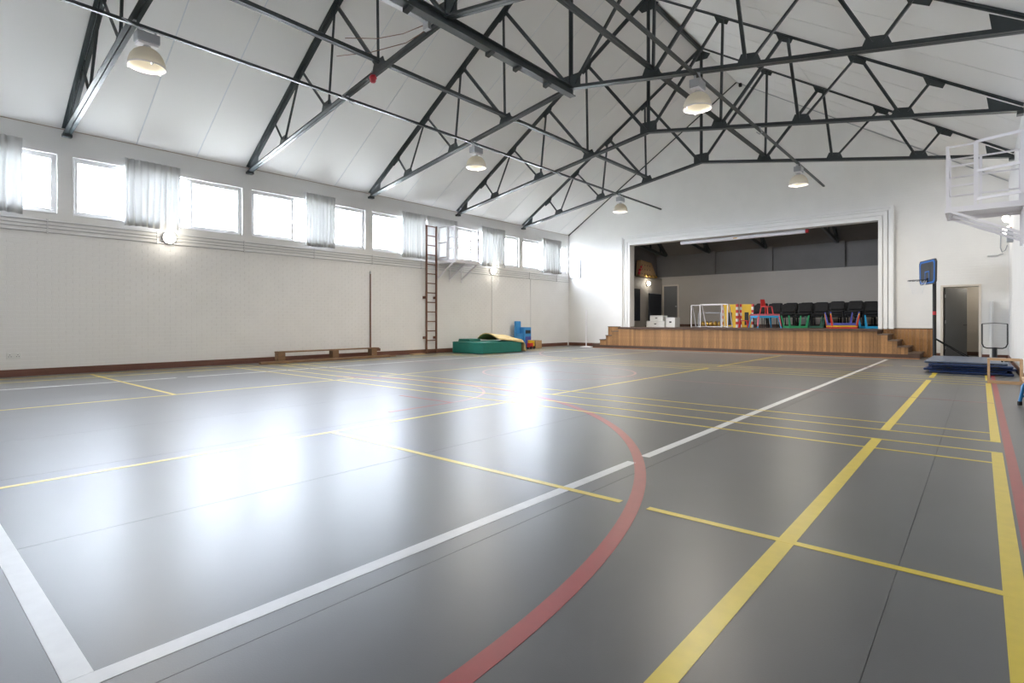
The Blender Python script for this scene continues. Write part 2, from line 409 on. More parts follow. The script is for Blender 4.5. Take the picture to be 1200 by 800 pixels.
# ------------------------------------------------------------------ ROOF TRUSSES
def L_pair(flange, depth, t, gap, top):
    """two angles back to back: flange at the bottom (or top), stem the other way"""
    out = []
    for s in (-1, 1):
        p = [(s*gap/2, 0), (s*flange/2, 0), (s*flange/2, t), (s*(gap/2+t), t), (s*(gap/2+t), depth), (s*gap/2, depth)]
        if top: p = [(a, -b) for a, b in p]
        out.append(p)
    return out
BN = [(0, 6.42), (1.97, 6.16), (3.87, 5.83), (5.80, 5.49), (7.60, 5.10)]
TN = [(0, ZR-.07), (2.02, 0), (3.50, 0), (4.97, 0), (6.32, 0)]
TN = [(x, ZR - x*SLOPE - .06) for x, _ in TN]
def P(s, n): return (s*n[0], 0, n[1])
def make_truss():
    root = thing('roof_truss', '', 'truss', (XM, TY[0], 0))
    for s in (-1, 1):
        m = MB()
        for pf in L_pair(.17, .032, .014, .016, True): m.sweep(pf, (0, 0, ZR-.006), (s*7.66, 0, ZR-7.66*SLOPE-.006))
        m.build('top_chord', 'steel', root)
        m = MB()
        for pf in L_pair(.15, .085, .014, .016, False): m.sweep(pf, (0, 0, 6.36), (s*7.62, 0, 5.06))
        m.build('bottom_chord', 'steel', root)
        webs = [(TN[1], BN[0]), (TN[1], BN[1]), (TN[2], BN[1]), (TN[2], BN[2]), (TN[3], BN[2]), (TN[3], BN[3]), (TN[4], BN[3])]
        for k, (a, b) in enumerate(webs):
            wd = .09 if k in (0, 2) else .07
            if k > 3: wd = .058
            # small offsets so that bars meeting at a gusset lie side by side
            ax_ = a[0] + (-.07 if b[0] < a[0] else .07); bx_ = b[0] + (.07 if a[0] > b[0] else -.07)
            if k in (1,): ax_, bx_ = a[0]+.03, b[0]+.03
            m = MB(); pf = [(-wd/2, -.02), (wd/2, -.02), (wd/2, -.006), (-wd/2+.012, -.006), (-wd/2+.012, .03), (-wd/2, .03)]
            m.sweep(pf, (s*ax_, 0, a[1]-.02), (s*bx_, 0, b[1]+.02), up=(0,-1,0))
            m.build('web_bar', 'steel', root)
        for n in TN[1:]:
            x, z = n; sl = SLOPE; m = MB()
            m.prism([(s*(x-.19), z+.19*sl+.03), (s*(x+.19), z-.19*sl+.03), (s*(x+.14), z-.14*sl-.10), (s*(x-.12), z+.10*sl-.11)], XZ, -.007, .007); m.build('gusset_plate', 'steel', root)
        for n in BN[1:4]:
            x, z = n; m = MB(); sl = .17
            m.prism([(s*(x-.21), z+.21*sl-.06), (s*(x+.21), z-.21*sl-.06), (s*(x+.14), z-.14*sl+.11), (s*(x-.14), z+.14*sl+.11)], XZ, -.007, .007); m.build('gusset_plate', 'steel', root)
        m = MB(); m.prism([(s*7.13, 5.46), (s*7.17, 5.15), (s*7.66, 5.06), (s*7.66, 5.12)], XZ, -.007, .007)
        m.build('foot_plate', 'steel', root)
        B(min(s*7.56, s*7.69), max(s*7.56, s*7.69), -.08, .08, 5.0, 5.06).build('bearing_plate', 'steel', root)
    m = MB(); m.sweep([(-.04,-.03),(.04,-.03),(.04,-.016),(-.026,-.016),(-.026,.03),(-.04,.03)], (0,0,6.45), (0,0,ZR-.12), up=(0,-1,0)); m.build('king_post', 'steel', root)
    MB().prism([(-.25,6.38),(.25,6.38),(.25,6.60),(.22,6.68),(-.22,6.68),(-.25,6.60)], XZ, -.007, .007).build('gusset_plate', 'steel', root)
    MB().prism([(-.30,ZR-.29),(0,ZR-.10),(.30,ZR-.29),(.2,ZR-.42),(-.2,ZR-.42)], XZ, -.007, .007).build('gusset_plate', 'steel', root)
    return root
t0 = make_truss()
tl = ['dark steel roof truss fifth from the stage wall, bulky lamp under it', 'dark steel roof truss carrying the small red siren',
      'dark steel roof truss where the thick central beam ends', 'dark steel roof truss second from the stage wall', 'dark steel roof truss closest to the stage wall']
for i, y in enumerate(TY):
    o = t0 if i == 0 else copy_tree(t0)
    o.location = (XM, y, 0); tag(o, tl[i], 'truss', 'roof trusses')
# longitudinal members
def tie(x, z, y0, y1, label):
    m = MB()
    for pf in L_pair(.10, .09, .012, .012, False): m.sweep(pf, (x, y0, z), (x, y1, z))
    o = m.build('tie_beam', 'steel'); tag(o, label, 'beam', 'long tie beams')
tie(XM-1.97, 6.205, YN, TY[4]+.05, 'dark steel tie beam running lengthwise over windowed side trusses')
tie(XM+1.97, 6.205, YN, TY[4]+.05, 'dark steel tie beam running lengthwise above door side of hall')
o = MB().bar((XM, YN, ZR-.10), (XM, TY[4]+.06, ZR-.10), .07, .14).build('ridge_beam', 'steel'); tag(o, 'dark steel beam running under the roof ridge', 'beam')
ib = thing('hoist_beam', 'thick dark I-beam under the truss centres with small brackets', 'beam', (XM, 0, 6.15))
m = MB(); m.sweep([(-.08,0),(.08,0),(.08,.016),(.008,.016),(.008,.174),(.08,.174),(.08,.19),(-.08,.19),(-.08,.174),(-.008,.174),(-.008,.016),(-.08,.016)], (0, YN, .05), (0, TY[2]+.08, .05))
m.build('beam', 'steel', ib)
for y in (1.2, 3.4, 5.6, 7.55, 8.35, 9.35):
    MB().prism([(-.09, .05), (.07, .05), (.07, .02), (-.09, -.02)], XZ, y, y+.10).build('bracket', 'steel', ib)
# grey winch arm and its cables
wa = thing('winch_arm', 'grey steel winch arm with sagging cables at the siren truss', 'winch', (-7.44, 6.3, 6.4))
m = MB(); m.box(-.05, .05, -3.6, .05, -.02, .07).build('arm', 'galv', wa); B(-.07, .07, .05, .12, -.14, .12).build('end_bracket', 'galv', wa)
MB().tube([(-.0, .1, -.12), (-.6, .1, -.16), (-1.6, .0, -.06), (-2.6, -.1, .15)], .008, 6).build('cable', 'ladder', wa)
MB().tube([(-.0, .1, -.02), (-.7, .1, .04), (-1.5, .1, .22), (-2.6, .1, .6)], .008, 6).build('cable', 'ladder', wa)
# red siren
sr = thing('siren', 'small red alarm siren hanging under a roof truss', 'siren', (-9.2, 6.49, 5.86))
MB().lathe([(.0,0),(.04,.005),(.06,.03),(.06,.07),(.075,.085),(.075,.11),(.062,.12),(.062,.17),(.0,.17)], n=16).build('siren_body', 'siren', sr)
MB().lathe([(0,.17),(.035,.17),(.035,.23),(0,.23)], n=10).build('mount', 'grey', sr)

# lamp pipes and high-bay lamps
PX = (-10.10, -4.10); PZ = 5.78
for x, lab in zip(PX, ('dark conduit pipe carrying lamps on the windowed side', 'dark conduit pipe carrying lamps on the door side')):
    o = thing('lamp_pipe', lab, 'pipe', (x, 0, PZ), group='lamp pipes')
    m = MB().bar((0, YN, 0), (0, YF, 0), .055, .05); m.build('pipe', 'steel', o)
    for y in TY:
        zt = 6.36 - abs(x-XM)*(6.36-5.06)/7.62 - PZ
        B(-.03, .03, y-.02, y+.02, .025, zt).build('hanger', 'galv', o)
        MB().tube([(-.10, y+.10, 0), (-.04, y+.16, -.05), (.05, y+.05, -.06), (.06, y-.18, .0)], .012, 6).build('cable', 'grey', o)
def make_lamp():
    r = thing('high_bay_lamp', '', 'lamp')
    B(-.10, .10, -.16, .16, -.17, -.02).build('ballast_box', 'grey', r, .012)
    B(-.085, .085, -.145, .145, -.21, -.17).build('ballast_base', 'metalw', r, .01)
    for yy in (-.12, .12): B(-.02, .02, yy-.012, yy+.012, -.02, .06).build('hanger_strap', 'galv', r)
    MB().lathe([(0,-.18),(.055,-.18),(.055,-.27),(0,-.27)], n=14).build('neck', 'galv', r)
    n = 48; prof = [(.06,-.25),(.12,-.265),(.18,-.31),(.225,-.38),(.25,-.46),(.262,-.54)]
    m = MB(); v = []; t = .012
    for kk, sh in ((0, 0), (1, t)):
        for rr, z in (prof if kk == 0 else prof[::-1]):
            for j in range(n):
                q = rr - sh + (.004 if j % 2 else -.002); v.append((q*math.cos(2*math.pi*j/n), q*math.sin(2*math.pi*j/n), z))
    kq = len(prof)*2
    m.add(v, [(i*n+j, i*n+(j+1) % n, ((i+1) % kq)*n+(j+1) % n, ((i+1) % kq)*n+j) for i in range(kq) for j in range(n)], True)
    sh = m.build('shade', 'dome', r)
    MB().tube([(.262*math.cos(2*math.pi*j/32), .262*math.sin(2*math.pi*j/32), -.54) for j in range(32)], .012, 6, closed=True).build('rim', 'metalw', sh)
    for a in range(3):
        c_, s_ = math.cos(a*2.09), math.sin(a*2.09); B(.255*c_-.012, .255*c_+.012, .255*s_-.012, .255*s_+.012, -.575, -.535).build('clip', 'galv', sh)
    MB().lathe([(0,-.29),(.03,-.30),(.05,-.36),(.045,-.42),(0,-.45)], n=14).build('bulb', 'bulb', r)
    return r
lp = make_lamp(); first = True
spots = [(0, 2.85, 'high-bay lamp with ribbed dome hanging by the fifth truss'), (0, 10.35, 'high-bay lamp hanging where windowed-side pipe meets central beam truss'),
         (0, 17.96, 'high-bay lamp on windowed-side pipe by the stage wall'), (1, 10.23, 'high-bay lamp on door-side pipe over the middle truss'), (1, 17.87, 'high-bay lamp on door-side pipe above the stage opening')]
for k, y, lab in spots:
    o = lp if first else copy_tree(lp); first = False
    o.location = (PX[k], y+.0, PZ-.075 if y != 2.85 else PZ-.08); tag(o, lab, 'lamp', 'high-bay lamps')
    L = bpy.data.lights.new('lamp_light', 'SPOT'); L.energy = LAMP_W; L.color = (1, .92, .79); L.shadow_soft_size = .26; L.spot_size = R(180); L.spot_blend = .75
    lo = bpy.data.objects.new('lamp_light', L); col.objects.link(lo); lo.parent = o; lo.location = (0, 0, -.57)

# small black speaker at the gable top
sp = thing('speaker', 'tiny black speaker near the gable peak', 'speaker', (-6.86, YF-.12, 10.0))
B(-.05, .05, -.05, .05, -.06, .06).build('speaker_body', 'black', sp, .01); B(-.015, .015, .05, .12, -.01, .01).build('bracket', 'black', sp)

# ------------------------------------------------------------------ curtains
def curtain(y0, y1, folds, label, amp=.06, zt=4.80, zb=3.28, seed=1, flat=False):
    rd = random.Random(seed)
    n = folds*10; prof = []
    ph = [rd.uniform(.7, 1.35) for _ in range(folds)]; tot = sum(ph); cum = 0; t_edges = [0]
    for p_ in ph: cum += p_/tot; t_edges.append(cum)
    am = [rd.uniform(.45, 1.25)*amp for _ in range(folds)]
    for i in range(folds):
        for k in range(10):
            t = t_edges[i] + (t_edges[i+1]-t_edges[i])*k/10
            prof.append((y0+(y1-y0)*t, math.sin(2*math.pi*k/10)*am[i]))
    prof.append((y1, 0))
    nz = 7; v = []; c = len(prof)
    for kz in range(nz):
        q = kz/(nz-1); z = zt + (zb-zt)*q
        for y, a in prof:
            v.append((a*(.55+.55*q) + .012*math.sin(y*5+q*3), y + .012*math.sin(q*4+y*9)*q, z + (.012*math.sin(y*7+seed) if kz == nz-1 else 0)))
    o = thing('curtain', label, 'curtain', (XL+.09, 0, 0), group='window curtains')
    m = MB(); m.add(v, [(k*c+i, k*c+i+1, (k+1)*c+i+1, (k+1)*c+i) for k in range(nz-1) for i in range(c-1)], True)
    cl = m.build('cloth', 'curtain', o); sd = cl.modifiers.new('thickness', 'SOLIDIFY'); sd.thickness = .003
    B(-.075, -.06, y0-.05, y1+.05, zt-.02, zt+.01).build('curtain_rail', 'frame', o)
    for yy in (y0+.1, y1-.1): B(-.09, -.06, yy-.01, yy+.01, zt-.015, zt+.005).build('rail_bracket', 'frame', o)
curtain(.75, 1.97, 8, 'pale grey curtain on the window nearest the wall socket', seed=3)
curtain(3.70, 4.83, 9, 'pale grey curtain hanging just above the lone round wall lamp', seed=5)
curtain(8.06, 9.0, 9, 'pale grey curtain above the low wooden bench', seed=9)
curtain(11.48, 12.52, 9, 'pale grey gathered curtain beside the wooden wall ladder', seed=12)
curtain(12.58, 14.02, 6, 'pale grey flat curtain behind the ladder and wall platform', amp=.018, seed=14)
curtain(15.32, 16.70, 11, 'pale grey curtain between wall platform and far windows', seed=21)
curtain(19.22, 20.62, 11, 'pale grey curtain closest to the stage wall', seed=27)

# conduits along the left wall
for z, rr, lab in ((3.20, .02, 'topmost'), (3.12, .016, 'second'), (3.05, .016, 'third'), (2.965, .02, 'lowest')):
    o = thing('wall_conduit', 'white conduit under the windows, %s of four' % lab, 'conduit', (XL+rr, 0, z), group='conduits under the windows')
    MB().tube([(0, YN, 0), (0, YF-.01, 0)], rr, 8).build('pipe', 'conduit', o)
    for y in range(0, 21, 2): B(-rr, rr+.006, y+.35, y+.38, -rr-.008, rr+.008).build('clip', 'conduit', o)
def bulkhead(loc, label, rot=(0, R(90), 0), r=.10, on=True, watts=BULK_W):
    o = thing('bulkhead_lamp', label, 'lamp', loc, group='round bulkhead lamps'); o.rotation_euler = rot
    MB().lathe([(0,0),(r*1.15,0),(r*1.15,.05),(r,.06),(0,.06)], n=20).build('lamp_base', 'metalw', o)
    MB().lathe([(r,.055),(r*.95,.10),(r*.7,.15),(r*.35,.175),(0,.18)], n=20).build('glass_dome', 'bulk', o)
    L = bpy.data.lights.new('lamp_light', 'POINT'); L.energy = watts; L.color = (1, .93, .80); L.shadow_soft_size = .09
    lo = bpy.data.objects.new('lamp_light', L); col.objects.link(lo); lo.parent = o; lo.location = (0, 0, .32)
bulkhead((XL+.03, 4.60, 3.10), 'glowing round lamp on the brick wall below a curtain', r=.13)
bulkhead((XL+.03, 15.98, 3.12), 'glowing round lamp on the brick wall above the green mats', r=.13)
# vertical conduits below
for y, lab in ((15.98, 'thin white conduit dropping from the glowing wall lamp'), (18.45, 'thin white conduit dropping down brick wall near stage')):
    o = MB().tube([(XL+.012, y, .15), (XL+.012, y, 2.93)], .010, 8).build('drop_conduit', 'conduit'); tag(o, lab, 'conduit', 'drop conduits')
o = MB().tube([(-14.07, YF-.02, 3.98), (-14.07, YF-.02, 3.18), (-14.10, YF-.02, 3.15), (XL+.07, YF-.02, 3.15)], .018, 8).build('corner_conduit', 'grey'); tag(o, 'grey bent conduit on the stage wall corner', 'conduit')

# power socket
so = thing('power_socket', 'white double power socket low on the brick wall', 'socket', (XL, 1.85, .42))
B(0, .012, -.11, .11, -.06, .06).build('face_plate', 'whitep', so, .004)
for y in (-.06, .06):
    for dy, dz in ((0, .018), (-.018, -.018), (.018, -.018)): B(.012, .013, y+dy-.006, y+dy+.006, dz-.006, dz+.006).build('pin_hole', 'black', so)
    B(.012, .02, y-.012, y+.012, .036, .05).build('switch', 'frame', so)

# ------------------------------------------------------------------ wooden ladder on the wall
la = thing('wall_ladder', 'tall brown wooden ladder fixed upright to the wall', 'ladder', (XL, 12.75, 0))
for y in (-.245, .205): B(.08, .15, y, y+.04, 0, 4.47).build('stile', 'ladder', la, .004)
for i in range(14): MB().tube([(.115, -.21, .12+i*.332), (.115, .21, .12+i*.332)], .019, 8).build('rung', 'ladder', la)
for z in (.55, 1.95):
    for y in (-.30, .17): B(0, .085, y, y+.07, z-.045, z+.045).build('wall_block', 'skirt', la, .004)
# pole
po = thing('wooden_pole', 'slim brown wooden pole standing at the end of bench', 'pole', (XL+.05, 10.27, 0))
MB().tube([(0,0,.0), (0,0,2.66)], [.024, .018], 8).build('shaft', 'ladder', po); MB().tube([(0,0,2.62),(0,0,2.70)], .022, 8).build('tip', 'galv', po)
# bench
be = thing('balance_bench', 'low brown wooden bench with three block legs by the wall', 'bench', (XL+.40, 8.65, 0))
B(-.12, .12, -1.60, 1.62, .27, .305).build('seat_plank', 'bench', be, .006)
for y in (-1.50, .12, 1.45):
    B(-.10, .10, y-.10, y+.10, .065, .27).build('support_block', 'bench', be, .006)
    B(-.16, .16, y-.05, y+.05, 0, .065).build('foot', 'bench', be, .005)
B(-.035, .035, 1.5, 1.72, .19, .27).build('hook', 'ladder', be)
lb = thing('balance_beam', 'long flat brown wooden beam lying on floor before bench', 'beam', (XL+.64, 8.55, 0))
B(-.07, .05, -2.05, 2.0, .0, .065).build('plank', 'bench', lb, .006); B(-.03, .01, 2.0, 2.25, .005, .04).build('tongue', 'bench', lb)
o = B(-.12, .10, -.25, .25, 0, .025).build('loose_board', 'pale', None, .004, (XL+.22, 12.05, 0)); tag(o, 'small flat pale board lying near the ladder foot', 'board')

# ------------------------------------------------------------------ green crash mat, second mat, beige mat
gm = thing('crash_mat', 'thick teal crash mat lying on the floor', 'mat', (-13.6, 14.53, 0))
B(-.74, .76, -1.05, 1.03, 0, .40).build('cover', 'teal', gm, .03)
for z in (.03, .375): MB().tube([(-.74,-1.052,z),(.762,-1.052,z),(.762,1.032,z)], .008, 6).build('piping', 'teal', gm)
g2 = thing('folded_mat', 'thin teal mat folded on top of the crash mat', 'mat', (-14.02, 14.05, .40))
B(-.30, .26, -.30, .30, 0, .045).build('lower_layer', 'teal', g2, .015); B(-.30, .24, -.28, .30, .045, .09).build('upper_layer', 'teal', g2, .015)
# beige mat: loose curled end near, lying over the crash mat, far end hanging to the floor
bm_ = thing('beige_mat', 'beige flexible mat draped and curling over the teal mat', 'mat', (0,0,0))
NU, NV = 40, 9; LN = 2.0; bmv = []
for j in range(NV):
    q = j/(NV-1)
    for i in range(NU):
        d = i/(NU-1)*LN; ys_ = 14.42 - .06*q; flat = 15.60 - ys_
        if d < flat: y, z = ys_+d, .412
        else:
            e = d-flat; rr = .14; aa = min(e/rr, math.pi/2); y = 15.60+rr*math.sin(aa); z = .412-rr*(1-math.cos(aa))-max(0, e-rr*math.pi/2); y += .12*max(0, e-rr*math.pi/2)
        t = d/LN; fade = max(0, min(1, (flat+.1-d)/.5))
        up = (.20*math.sin(math.pi*q**.8)*fade*(1-.25*t) + .05*max(0, 1-d/.5)*fade) + .012
        x = -14.0 + (1.10+.30*max(0, t-.3))*q + .05*math.sin(d*2)
        if x > -12.86: e2 = x+12.86; x = -12.835+.1*e2; z -= e2
        bmv.append((x, y, max(z+up, .012)))
o = MB().add(bmv, [(j*NU+i, j*NU+i+1, (j+1)*NU+i+1, (j+1)*NU+i) for j in range(NV-1) for i in range(NU-1)], True).build('sheet', 'beige', bm_)
sd = o.modifiers.new('thickness', 'SOLIDIFY'); sd.thickness = .03; sd.offset = -1
# blue plastic toy kitchen and cardboard box
tk = thing('toy_kitchen', 'blue plastic toy kitchen unit with a tall back', 'toy', (-14.35, 17.55, 0))
B(-.2, .2, -.22, .22, 0, .88).build('cabinet', 'blueplastic', tk, .02)
B(-.2, -.08, -.42, -.10, .30, 1.13).build('tall_back', 'blueplastic', tk, .03)
B(-.2, .12, -.40, -.22, 0, .62).build('side_unit', 'blueplastic', tk, .02)
for y in (0,): B(.2, .206, y-.16, y+.16, .62, .76).build('panel_recess', 'board', tk)
B(.2, .21, -.18, .20, .10, .50).build('oven_door', 'indigo', tk, .005)
tc_ = thing('toy_truck', 'small red and yellow toy truck against the toy kitchen', 'toy', (-13.92, 17.45, 0))
B(-.08, .08, -.15, .05, .06, .24).build('bed', 'redp', tc_, .01); B(-.075, .075, .05, .17, .06, .33).build('cab', 'yellowp', tc_, .015); B(-.07, .07, -.12, .0, .24, .36).build('load', 'yellowp', tc_, .01)
for y in (-.09, .1):
    for x in (-.085, .085): MB().tube([(x-.02, y, .06), (x+.02, y, .06)], .06, 12).build('wheel', 'black', tc_)
cb = thing('cardboard_box', 'plain brown cardboard box beside the blue toy', 'box', (-14.15, 18.05, 0))
B(-.18, .18, -.2, .2, 0, .33).build('carton', 'card', cb, .006); B(-.182, .182, -.01, .01, .328, .334).build('flap_seam', 'woodtrim', cb)
# badminton post by the stage
bp_ = thing('net_post', 'slim white net post on a round base beside the stage', 'post', (-13.1, 20.3, 0))
MB().lathe([(0,.045),(.10,.045),(.26,.02),(.27,0),(0,0)], n=24).build('base', 'metalw', bp_); MB().tube([(0,0,.03),(0,0,1.62)], .024, 10).build('shaft', 'metalw', bp_)

# ------------------------------------------------------------------ wall platforms with rails
def platform(name, label, loc, mirror, dx, dy, gate):
    s = -1 if mirror else 1
    o = thing(name, label, 'platform', loc, group='wall platforms')
    def bx(x0, x1, *a): return B(min(s*x0, s*x1), max(s*x0, s*x1), *a)
    bx(0, dx, -dy/2, dy/2, -.035, 0).build('deck', 'metalw', o)
    f = MB()
    for y in (-dy/2, dy/2): f.bar((0, y, -.06), (s*dx, y, -.06), .04, .09)
    f.bar((s*dx, -dy/2, -.06), (s*dx, dy/2, -.06), .04, .09); f.build('deck_frame', 'metalw', o)
    for y in (-dy/2+.02, 0, dy/2-.02): MB().bar((0, y, -.62), (s*(dx-.08), y, -.09), .045).build('bracket', 'metalw', o)
    for y in (-dy/2+.02, 0, dy/2-.02): MB().bar((s*.02, y, -.72), (s*.02, y, -.09), .04).build('bracket_upright', 'metalw', o)
    H = 1.17; posts = [(dx-.02, -dy/2+.02), (dx-.02, dy/2-.02), (.03, dy/2-.02), (dx*.62, -dy/2+.02), (.03, -dy/2+.02), (dx*.55, dy/2-.02)]
    for x, y in posts: MB().bar((s*x, y, 0), (s*x, y, H), .045).build('post', 'metalw', o)
    for z in (H-.02, .78, .40):
        MB().bar((s*(dx-.02), -dy/2+.02, z), (s*(dx-.02), dy/2-.02, z), .03).build('rail', 'metalw', o)
        MB().bar((s*.03, dy/2-.02, z), (s*(dx-.02), dy/2-.02, z), .03).build('rail', 'metalw', o)
        MB().bar((s*dx*.62, -dy/2+.02, z), (s*(dx-.02), -dy/2+.02, z), .03).build('rail', 'metalw', o)
    g = MB(); xa, xb = dx*.60, .06; yb = -dy/2+.02
    A = Vector((s*xa, yb-.03, 0)); C = Vector((s*xb, yb-.03-gate, 0))
    for z in (.10, .62, H+.0): g.bar(A+Vector((0,0,z)), C+Vector((0,0,z)), .045)
    for q in (A, C): g.bar(q+Vector((0,0,.08)), q+Vector((0,0,H+.02)), .05)
    g.build('gate', 'metalw', o)
platform('wall_platform', 'white railed platform bracketed to the wall beside ladder', (XL, 13.72, 3.27), False, .92, 1.2, .0)
platform('wall_platform', 'white railed platform high on the wall above the blue mats', (XR, 13.95, 3.29), True, 1.12, 1.1, .25)
# fittings on the right wall
bulkhead((XR, 19.6, 3.85), 'glowing floodlight on the wall under the platform, upper one', (0, R(-90), 0), .11)
bulkhead((XR, 19.6, 3.52), 'glowing floodlight on the wall under the platform, lower one', (0, R(-90), 0), .11)
jb = thing('junction_box', 'grey metal junction box below the platform', 'box', (XR, 18.5, 3.25))
B(-.12, 0, -.1, .1, -.16, .16).build('box_body', 'grey', jb, .01); B(-.125, -.12, -.08, .08, -.13, .10).build('cover', 'galv', jb)
B(-.10, -.02, -.08, .08, .16, .20).build('cap', 'orange', jb)
jc = thing('cable_loop', 'white cable looping down on the far wall', 'cable', (.42, YF-.02, 3.1))
MB().tube([(.03,0,.62),(.02,0,.15),(.06,0,.02),(.13,0,.08),(.17,0,.22)], .014, 6).build('cable', 'grey', jc)
jd = thing('wall_camera', 'slim white tube fitting on the far wall near corner', 'fitting', (.30, YF, 3.05))
MB().tube([(-.14,-.06,0),(.10,-.06,0)], .035, 10).build('tube', 'whitep', jd); B(.02, .06, -.06, 0, -.02, .02).build('arm', 'whitep', jd); MB().tube([(.10,-.06,0),(.2,-.05,.02)], .012, 6).build('lead', 'grey', jd)

# ------------------------------------------------------------------ STAGE
SY = 20.0
SXL, SXR = -11.34, -2.40
st = thing('stage', 'raised stage with vertical wooden boards and dark plinth', 'stage', (0,0,0))
B(SXL, SXR, SY-.03, YF-.004, SZ-.055, SZ).build('apron_floor', 'stagefloor', st)
B(SXL+.02, SXR-.02, SY+.03, YF-.004, .01, SZ-.055).build('carcass', 'woodtrim', st)
B(SXL, SXR, SY-.035, SY-.005, SZ-.06, SZ+.004).build('nosing', 'woodtrim', st)
B(SXL, SXR, SY-.02, SY+.03, 0, .13).build('plinth', 'woodtrim', st)
B(-12.56, -1.35, SY-.045, SY-.02, 0, .022).build('quadrant_bead', 'orange', st)
bwid = .098
bd = B(.002, bwid-.002, 0, .025, 0, 1).build('board', 'wood', st)
def boards(x0, x1, y, z0, z1, src=[bd]):
    n = max(1, round((x1-x0)/bwid)); ww = (x1-x0)/n
    for i in range(n):
        if src[0].get('used') is None: o = src[0]; o['used'] = 1
        else: o = share(bd, 'board', st, (0,0,0))
        o.location = (x0+i*ww, y + random.uniform(-.002, .002), z0); o.scale = (ww/bwid, 1, z1-z0)
boards(SXL, SXR, SY, .13, SZ-.06)
# steps at both ends
def steps(xs, s):
    for i in range(4):
        xa, xb = xs[i], xs[i+1]; zt = [.725, .545, .365, .185][i]; x0, x1 = min(xa, xb), max(xa, xb)
        q = B(x0, x1, SY+.026, YF-.03, .012, zt-.03).build('step', 'woodtrim', st)
        B(x0-(.02 if s < 0 else 0), x1+(.02 if s > 0 else 0), SY-.02, YF-.028, zt-.03, zt).build('tread', 'stagefloor', q)
        if zt > .2:
            boards(x0, x1, SY, .13, zt-.03); B(x0, x1, SY-.02, SY+.026, 0, .13).build('plinth', 'woodtrim', st)
        else: B(x0, x1, SY-.015, SY+.026, 0, zt-.03).build('plinth', 'woodtrim', st)
steps([-2.40, -2.14, -1.90, -1.635, -1.35], 1)
steps([-11.34, -11.65, -11.93, -12.22, -12.56], -1)
boards(SXR, -1.07, YF-.03, .0, SZ); B(SXR, -1.06, YF-.032, YF-.004, SZ, SZ+.03).build('capping', 'woodtrim', st)
boards(-12.60, SXL, YF-.03, .0, SZ); B(-12.61, SXL, YF-.032, YF-.004, SZ, SZ+.03).build('capping', 'woodtrim', st)

# stage room
SB, SL, SR_ = 26.0, -12.25, -1.6
sf = struct('floor_stage', 'dark wooden floor of the stage room', 'floor')
B(SL, SR_, YF, SB, SZ-.06, SZ).build('stage_boards', 'stagefloor', sf)
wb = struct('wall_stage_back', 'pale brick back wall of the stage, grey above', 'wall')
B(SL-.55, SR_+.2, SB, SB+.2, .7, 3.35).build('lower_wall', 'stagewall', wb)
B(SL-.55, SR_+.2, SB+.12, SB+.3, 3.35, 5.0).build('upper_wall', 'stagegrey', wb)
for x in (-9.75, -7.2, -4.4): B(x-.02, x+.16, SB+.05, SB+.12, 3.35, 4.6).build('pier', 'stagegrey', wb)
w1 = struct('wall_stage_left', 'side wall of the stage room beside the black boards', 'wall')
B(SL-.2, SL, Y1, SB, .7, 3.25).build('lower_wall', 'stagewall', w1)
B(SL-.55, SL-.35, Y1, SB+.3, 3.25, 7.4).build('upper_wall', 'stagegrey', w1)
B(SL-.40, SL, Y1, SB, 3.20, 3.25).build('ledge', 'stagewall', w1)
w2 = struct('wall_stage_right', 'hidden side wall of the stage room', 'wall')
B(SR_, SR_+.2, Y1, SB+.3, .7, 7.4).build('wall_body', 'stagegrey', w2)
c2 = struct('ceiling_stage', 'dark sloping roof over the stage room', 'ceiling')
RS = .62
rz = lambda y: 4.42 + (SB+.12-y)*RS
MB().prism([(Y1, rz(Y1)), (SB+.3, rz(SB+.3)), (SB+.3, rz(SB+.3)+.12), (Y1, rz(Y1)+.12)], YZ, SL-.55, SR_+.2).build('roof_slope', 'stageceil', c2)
rt = None
for x, lab in ((-12.0, 'dark rafter frame over stage beside the tinselled shelf'), (-9.81, 'dark rafter frame over the stage goals'), (-7.28, 'dark rafter frame over the middle of stage'), (-4.48, 'dark rafter frame over the stacked stage chairs')):
    if rt is None:
        rt = thing('stage_rafter', lab, 'rafter', (x, 0, 0), group='stage rafters')
        MB().bar((0, SB-.04, rz(SB-.04)-.10), (0, Y1+.02, rz(Y1)-.13), .10, .15).build('rafter', 'steel', rt)
        MB().bar((0, SB-.35, 4.40), (0, Y1+.05, 4.78), .09, .13).build('bottom_chord', 'steel', rt)
        for a in (.3, 1.4, 2.6): MB().bar((0, SB-.35-a, 4.40+a*.09), (0, SB-.35-a-.1, rz(SB-.45-a)-.14), .06).build('web_bar', 'steel', rt)
        o = rt
    else:
        o = copy_tree(rt); o.location.x = x; tag(o, lab)
bb = struct('baseboard_stage', 'dark skirting on the stage back wall', 'skirting')
B(-11.35, SR_, SB-.02, SB, SZ, SZ+.12).build('skirting_board', 'woodtrim', bb)
# stage back door
ds = struct('door_2', 'grey flush door in the stage back wall', 'door')
dx0, dx1 = -12.13, -11.42
B(dx0, dx1, SB-.03, SB-.002, SZ, 2.88).build('door_leaf', 'door', ds)
f = MB().box(dx0-.07, dx0, SB-.05, SB-.001, SZ, 2.95).box(dx1, dx1+.07, SB-.05, SB-.001, SZ, 2.95).box(dx0, dx1, SB-.05, SB-.001, 2.88, 2.95); f.build('door_frame', 'doorframe', ds)
B(dx1-.10, dx1-.03, SB-.08, SB-.03, SZ+.98, SZ+1.02).build('door_handle', 'galv', ds)
